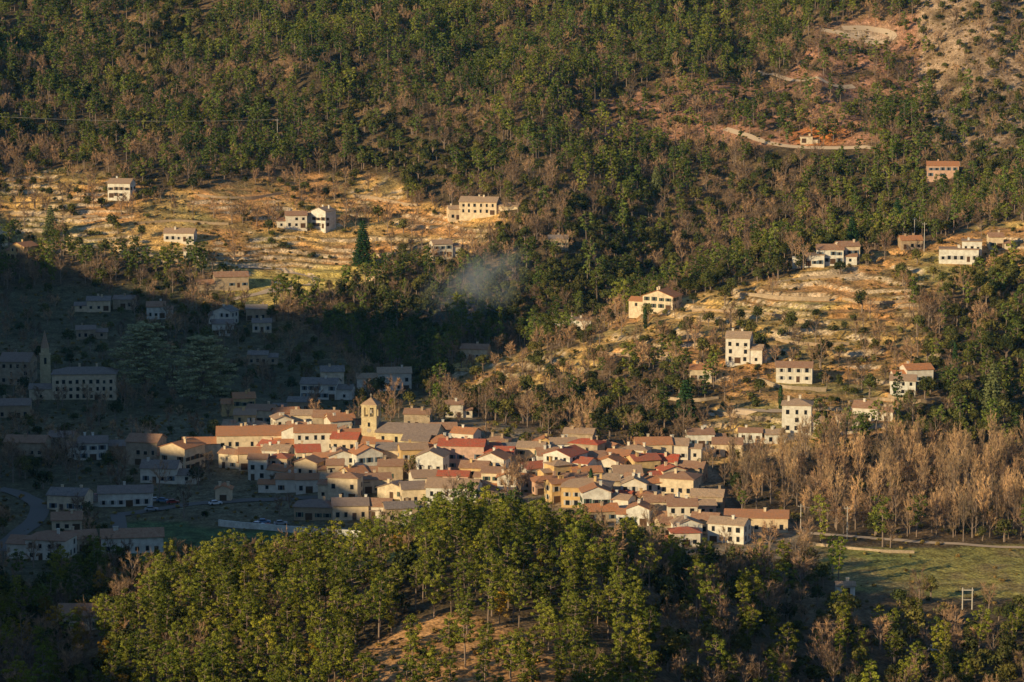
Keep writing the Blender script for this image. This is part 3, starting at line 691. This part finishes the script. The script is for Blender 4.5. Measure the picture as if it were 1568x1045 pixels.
mb.box(-1.6,1.6,-.1,.1,5.2,5.45); mb.box(-1.3,1.3,-.08,.08,2.6,2.75); addobj('transformer_frame',mb.mesh('frame',[mMetal]),(x,y,z)); RD.append((x,y,5)); RD.append((x,y-8,5)); RD.append((x,y-15,5))

# ------------------------------------------------------------------ individual trees
def solo(name,me,u,v,ymin=800,s=1.,cl=4.):
    x,y,z=survey(u,v,ymin); addobj(name,me,(x,y,z-.1),random.uniform(0,6),scale=s)
    RD.append((x,y,cl)); RD.append((x*(1-6/y),y-6,cl))
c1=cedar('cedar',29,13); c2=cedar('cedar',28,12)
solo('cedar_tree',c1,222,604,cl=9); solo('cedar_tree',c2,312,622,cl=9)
f1=conifer('fir',22,6.2,mFir,22,1.3); f2=conifer('fir_b',15,4.2,mCedD,15); f3=conifer('fir_c',12,3.5,mFir,13)
solo('fir_tree',f1,556,408,cl=7)
for u,v,s in ((78,362,1),(1005,300,1),(1520,630,1.2)): solo('fir_tree',f2,u,v,s=s)
for u,v,s in ((1305,372,1),(1374,340,1),(1050,645,1.3)): solo('fir_tree',f3,u,v,s=s)
cy=cypress('cypress',9,1.1)
for u,v in ((988,505),(648,688),(1195,628),(905,760),(1462,560)): solo('cypress_tree',cy,u,v)
bb=bare(20,13,1.,mTwig,15,8,14); bp2=bare(21,11,1.,mPopT,13,9,14)
for u,v,s in ((893,690,1.1),(797,770,1.1),(780,778,1.),(1150,400,1.),(1213,400,.9),(372,345,1.),(30,270,.8),(75,730,.8),(20,740,1.),(1355,400,.9),(640,330,.9),(960,470,.7)): solo('bare_tree',bp2 if u in(893,372,30) else bb,u,v,s=s)
for u,v,s in ((1535,760,1.2),(1515,770,1.1),(1475,830,.9),(1292,745,.9)): solo('poplar_tree',pops[0],u,v,s=s)
rd=oak(20,9,None,4.2,60)
for u,v,s in ((1262,548,1.),(1285,552,.8),(930,470,1.1),(740,570,1.),(665,580,1.1),(1540,555,1.2),(1465,500,1.1)): solo('holm_oak_tree',rd,u,v,s=s)

# ------------------------------------------------------------------ forests
def cand(sp,y0=600,y1=1800,kx=.225):
    a=np.arange(-420,421,sp);b=np.arange(y0,y1,sp); A,B=np.meshgrid(a,b,indexing='ij')
    x=(A+rng.uniform(-.6,.6,A.shape)*sp).ravel(); y=(B+rng.uniform(-.6,.6,A.shape)*sp).ravel()
    k=np.abs(x)<kx*y; return x[k],y[k]
from mathutils.kdtree import KDTree
kd=KDTree(len(RD)); 
for i,r in enumerate(RD): kd.insert((r[0],r[1],0),i)
kd.balance()
FT=np.array(FOOT)
def clear(x,y):
    ok=np.ones(len(x),bool)
    for fx,fy,r in FT:
        dx=np.abs(x-fx); dy=y-fy; ext=7 if fy<1380 else 14
        ok&=~((dx<r+1)&(dy<r+2)&(dy>-(r+ext)))
    for i in np.nonzero(ok)[0]:
        for co,j,d in kd.find_range((x[i],y[i],0),9.5):
            if d<RD[j][2]: ok[i]=False;break
    return ok
x,y=cand(4.7)
z,u,v,tm,_f=H(x,y,True)
g=lambda k:cover(k,u,v)>.5
r=rng.random(len(x)); r2=rng.random(len(x)); nz=fbm(x,y,60,3,51); nz2=fbm(x,y,38,3,55); nz3=fbm(x,y,22,2,59)
keep=np.clip(1.12-np.clip(nz3-.50,0,1)*2.6,.45,.93); typ=np.zeros(len(x),int)
pp=np.clip((nz-.42)*6,.15,.85); pb=np.clip((nz2-.47)*4.5,.08,.55)
typ=np.where(r2<pb,2,np.where(r2<pb+(1-pb)*pp,0,1))
def setc(mask,k,probs):
    keep[mask]=k if np.isscalar(k) else k[mask]
    e=np.cumsum([p for _,p in probs])
    t=np.array([q for q,_ in probs])[np.minimum(np.searchsorted(e,r2),len(probs)-1)]
    typ[mask]=t[mask]
setc(g('pinebg'),.86,[(0,.68),(1,.14),(2,.18)])
setc(g('left'),.18+.38*(nz>.53),[(1,.35),(2,.45),(5,.2)])
setc(g('terrace'),.13+.34*(nz2>.55),[(5,.34),(1,.24),(2,.42)])
setc(g('spurwood'),.8,[(1,.52),(2,.28),(5,.15),(0,.05)])
setc(g('earth'),.42+.35*(nz2>.5),[(5,.25),(0,.40),(2,.25),(1,.1)])
setc(g('scrub'),.62,[(5,.35),(1,.3),(2,.25),(0,.1)])
setc(g('oakslope'),.85,[(1,.62),(5,.15),(0,.15),(2,.08)])
setc(g('bare'),.60+.34*(nz2>.46),[(3,.36),(2,.50),(5,.08),(1,.06)])
setc(g('village'),.18,[(2,.5),(5,.3),(1,.2)])
dark=(v>870)&(u>950)&~g('meadow'); setc(dark,.75,[(1,.44),(2,.28),(0,.13),(5,.15)])
mb_=(v>=905)&(v<960)&(u>1230)&~g('meadow'); setc(mb_,.3,[(5,.6),(1,.2),(2,.2)])
dl=(v>890)&(u<280); setc(dl,.8,[(1,.4),(2,.27),(0,.25),(6,.08)])
setc(g('pinehill'),.93,[(0,.87),(1,.07),(6,.02),(2,.04)])
setc(g('slope'),.38,[(0,.78),(5,.22)])
keep[g('meadow')|g('sport')|g('goldfield')]=.0
keep[g('meadow')&(nz3>.6)]=.08; typ[g('meadow')]=5
typ[(typ==0)&(y<830)]=7
k=(r<keep); x,y,z,typ,u,v=x[k],y[k],z[k],typ[k],u[k],v[k]
k=clear(x,y); x,y,z,typ,u,v=x[k],y[k],z[k],typ[k],u[k],v[k]
NM={0:('pine_forest','pine',.6,1.35),1:('holm_oak_woodland','oak',.55,1.35),2:('bare_deciduous_woodland','bare',.55,1.3),3:('riverside_poplars','pop',.5,1.15),5:('evergreen_shrubs','gsh',.6,1.5),6:('golden_pines','gold',.7,1.1),7:('hilltop_pine_wood','fpine',.65,1.25)}
for t,(nm,c,a,b_) in NM.items():
    m_=typ==t; s=rng.uniform(a,b_,m_.sum())
    scatter(nm,cols[c],np.stack([x[m_],y[m_],z[m_]-.15],-1),s)
x,y=cand(2.8,640,1650,.2); z,u,v,tm,_f=H(x,y,True)
kk=np.where((g('terrace')&~g('goldfield')),.36*(fbm(x,y,20,3,61)>.49)+.12,np.where(g('slope')|g('earth')|g('scrub'),.5,np.where(g('bare')|g('village')|g('left'),.15,.12)))
kk=np.where(g('meadow')|g('sport')|g('goldfield'),.03,kk)
k=rng.random(len(x))<kk; x,y,z=x[k],y[k],z[k]; 
ok=np.ones(len(x),bool)
for fx,fy,rr in FT: ok&=~((np.abs(x-fx)<rr+.5)&(np.abs(y-fy)<rr+.5))
x,y,z=x[ok],y[ok],z[ok]
scatter('dry_scrub_patches',cols['scr'],np.stack([x,y,z-.1],-1),rng.uniform(.25,.9,len(x)))

# ------------------------------------------------------------------ haze and smoke
hb=MB(); hb.box(-1200,1200,-100,2600,-60,235)
hm=bpy.data.materials.new('valley_haze'); hm.use_nodes=True; nt=hm.node_tree; nt.nodes.clear()
o=nt.nodes.new('ShaderNodeOutputMaterial'); vs=nt.nodes.new('ShaderNodeVolumeScatter')
vs.inputs['Color'].default_value=(.15,.55,1,1); vs.inputs['Density'].default_value=.00002; vs.inputs['Anisotropy'].default_value=0.
nt.links.new(vs.outputs[0],o.inputs['Volume'])
addobj('valley_haze',hb.mesh('valley_haze',[hm]))
sm=MB(); rings=[]
for i in range(1,10):
    ph=math.pi*i/10; rings.append([(math.sin(ph)*math.cos(6.2832*j/16),math.sin(ph)*math.sin(6.2832*j/16),math.cos(ph)) for j in range(16)])
for i in range(8):
    for j in range(16): sm.face([rings[i][j],rings[i+1][j],rings[i+1][(j+1)%16],rings[i][(j+1)%16]])
sm.face(rings[0]); sm.face(rings[-1][::-1])
smm=bpy.data.materials.new('smoke'); smm.use_nodes=True; nt=smm.node_tree; nt.nodes.clear()
o=nt.nodes.new('ShaderNodeOutputMaterial'); vs=nt.nodes.new('ShaderNodeVolumeScatter'); vs.inputs['Color'].default_value=(.70,.87,1,1)
tc=N(nt,'ShaderNodeTexCoord'); gr=N(nt,'ShaderNodeTexGradient',gradient_type='SPHERICAL'); nt.links.new(tc.outputs['Object'],gr.inputs[0])
n_=noise(nt,tc.outputs['Object'],1.9,5); d1=ramp(nt,n_,.40,.72,0,1.)
g1=ramp(nt,gr.outputs[0],.0,.7,0,.045)
mm=N(nt,'ShaderNodeMath',operation='MULTIPLY'); nt.links.new(d1,mm.inputs[0]); nt.links.new(g1,mm.inputs[1]); nt.links.new(mm.outputs[0],vs.inputs['Density'])
nt.links.new(vs.outputs[0],o.inputs['Volume'])
smesh=sm.mesh('smoke_plume',[smm])
x,y,z=survey(715,505,900)
so_=addobj('smoke_plume',smesh,(x+2,y,z+16)); so_.scale=(31,18,18); so_.rotation_euler=(0,-.6,0)

# ------------------------------------------------------------------ light, sky, camera
EL=math.radians(17.3); sx,sy=.75,.66
q=math.hypot(sx,sy); sx/=q; sy/=q
sun=bpy.data.lights.new('sun','SUN'); sun.energy=5; sun.angle=math.radians(.5); sun.color=(1,.79,.46)
so=bpy.data.objects.new('sun',sun); ROOT.objects.link(so)
so.rotation_euler=Vector((sx*math.cos(EL),sy*math.cos(EL),-math.sin(EL))).to_track_quat('-Z','Y').to_euler()
w=bpy.data.worlds.new('World'); scene.world=w; w.use_nodes=True; nt=w.node_tree
bg=nt.nodes['Background']; sk=nt.nodes.new('ShaderNodeTexSky'); sk.sky_type='NISHITA'; sk.sun_disc=False
sk.sun_elevation=EL; sk.sun_rotation=math.atan2(-sx,-sy); sk.dust_density=.2; sk.ozone_density=4.; sk.air_density=1.0
nt.links.new(sk.outputs[0],bg.inputs[0]); bg.inputs[1].default_value=.105
cam=bpy.data.cameras.new('camera'); co=bpy.data.objects.new('camera',cam); ROOT.objects.link(co)
co.location=(0,0,CH); co.rotation_euler=(math.radians(90)-PIT,0,0); cam.sensor_width=36; cam.lens=36*FP/1568; cam.clip_end=20000; cam.clip_start=1
scene.camera=co
scene.view_settings.view_transform='Standard'; scene.view_settings.look='None'; scene.view_settings.exposure=0
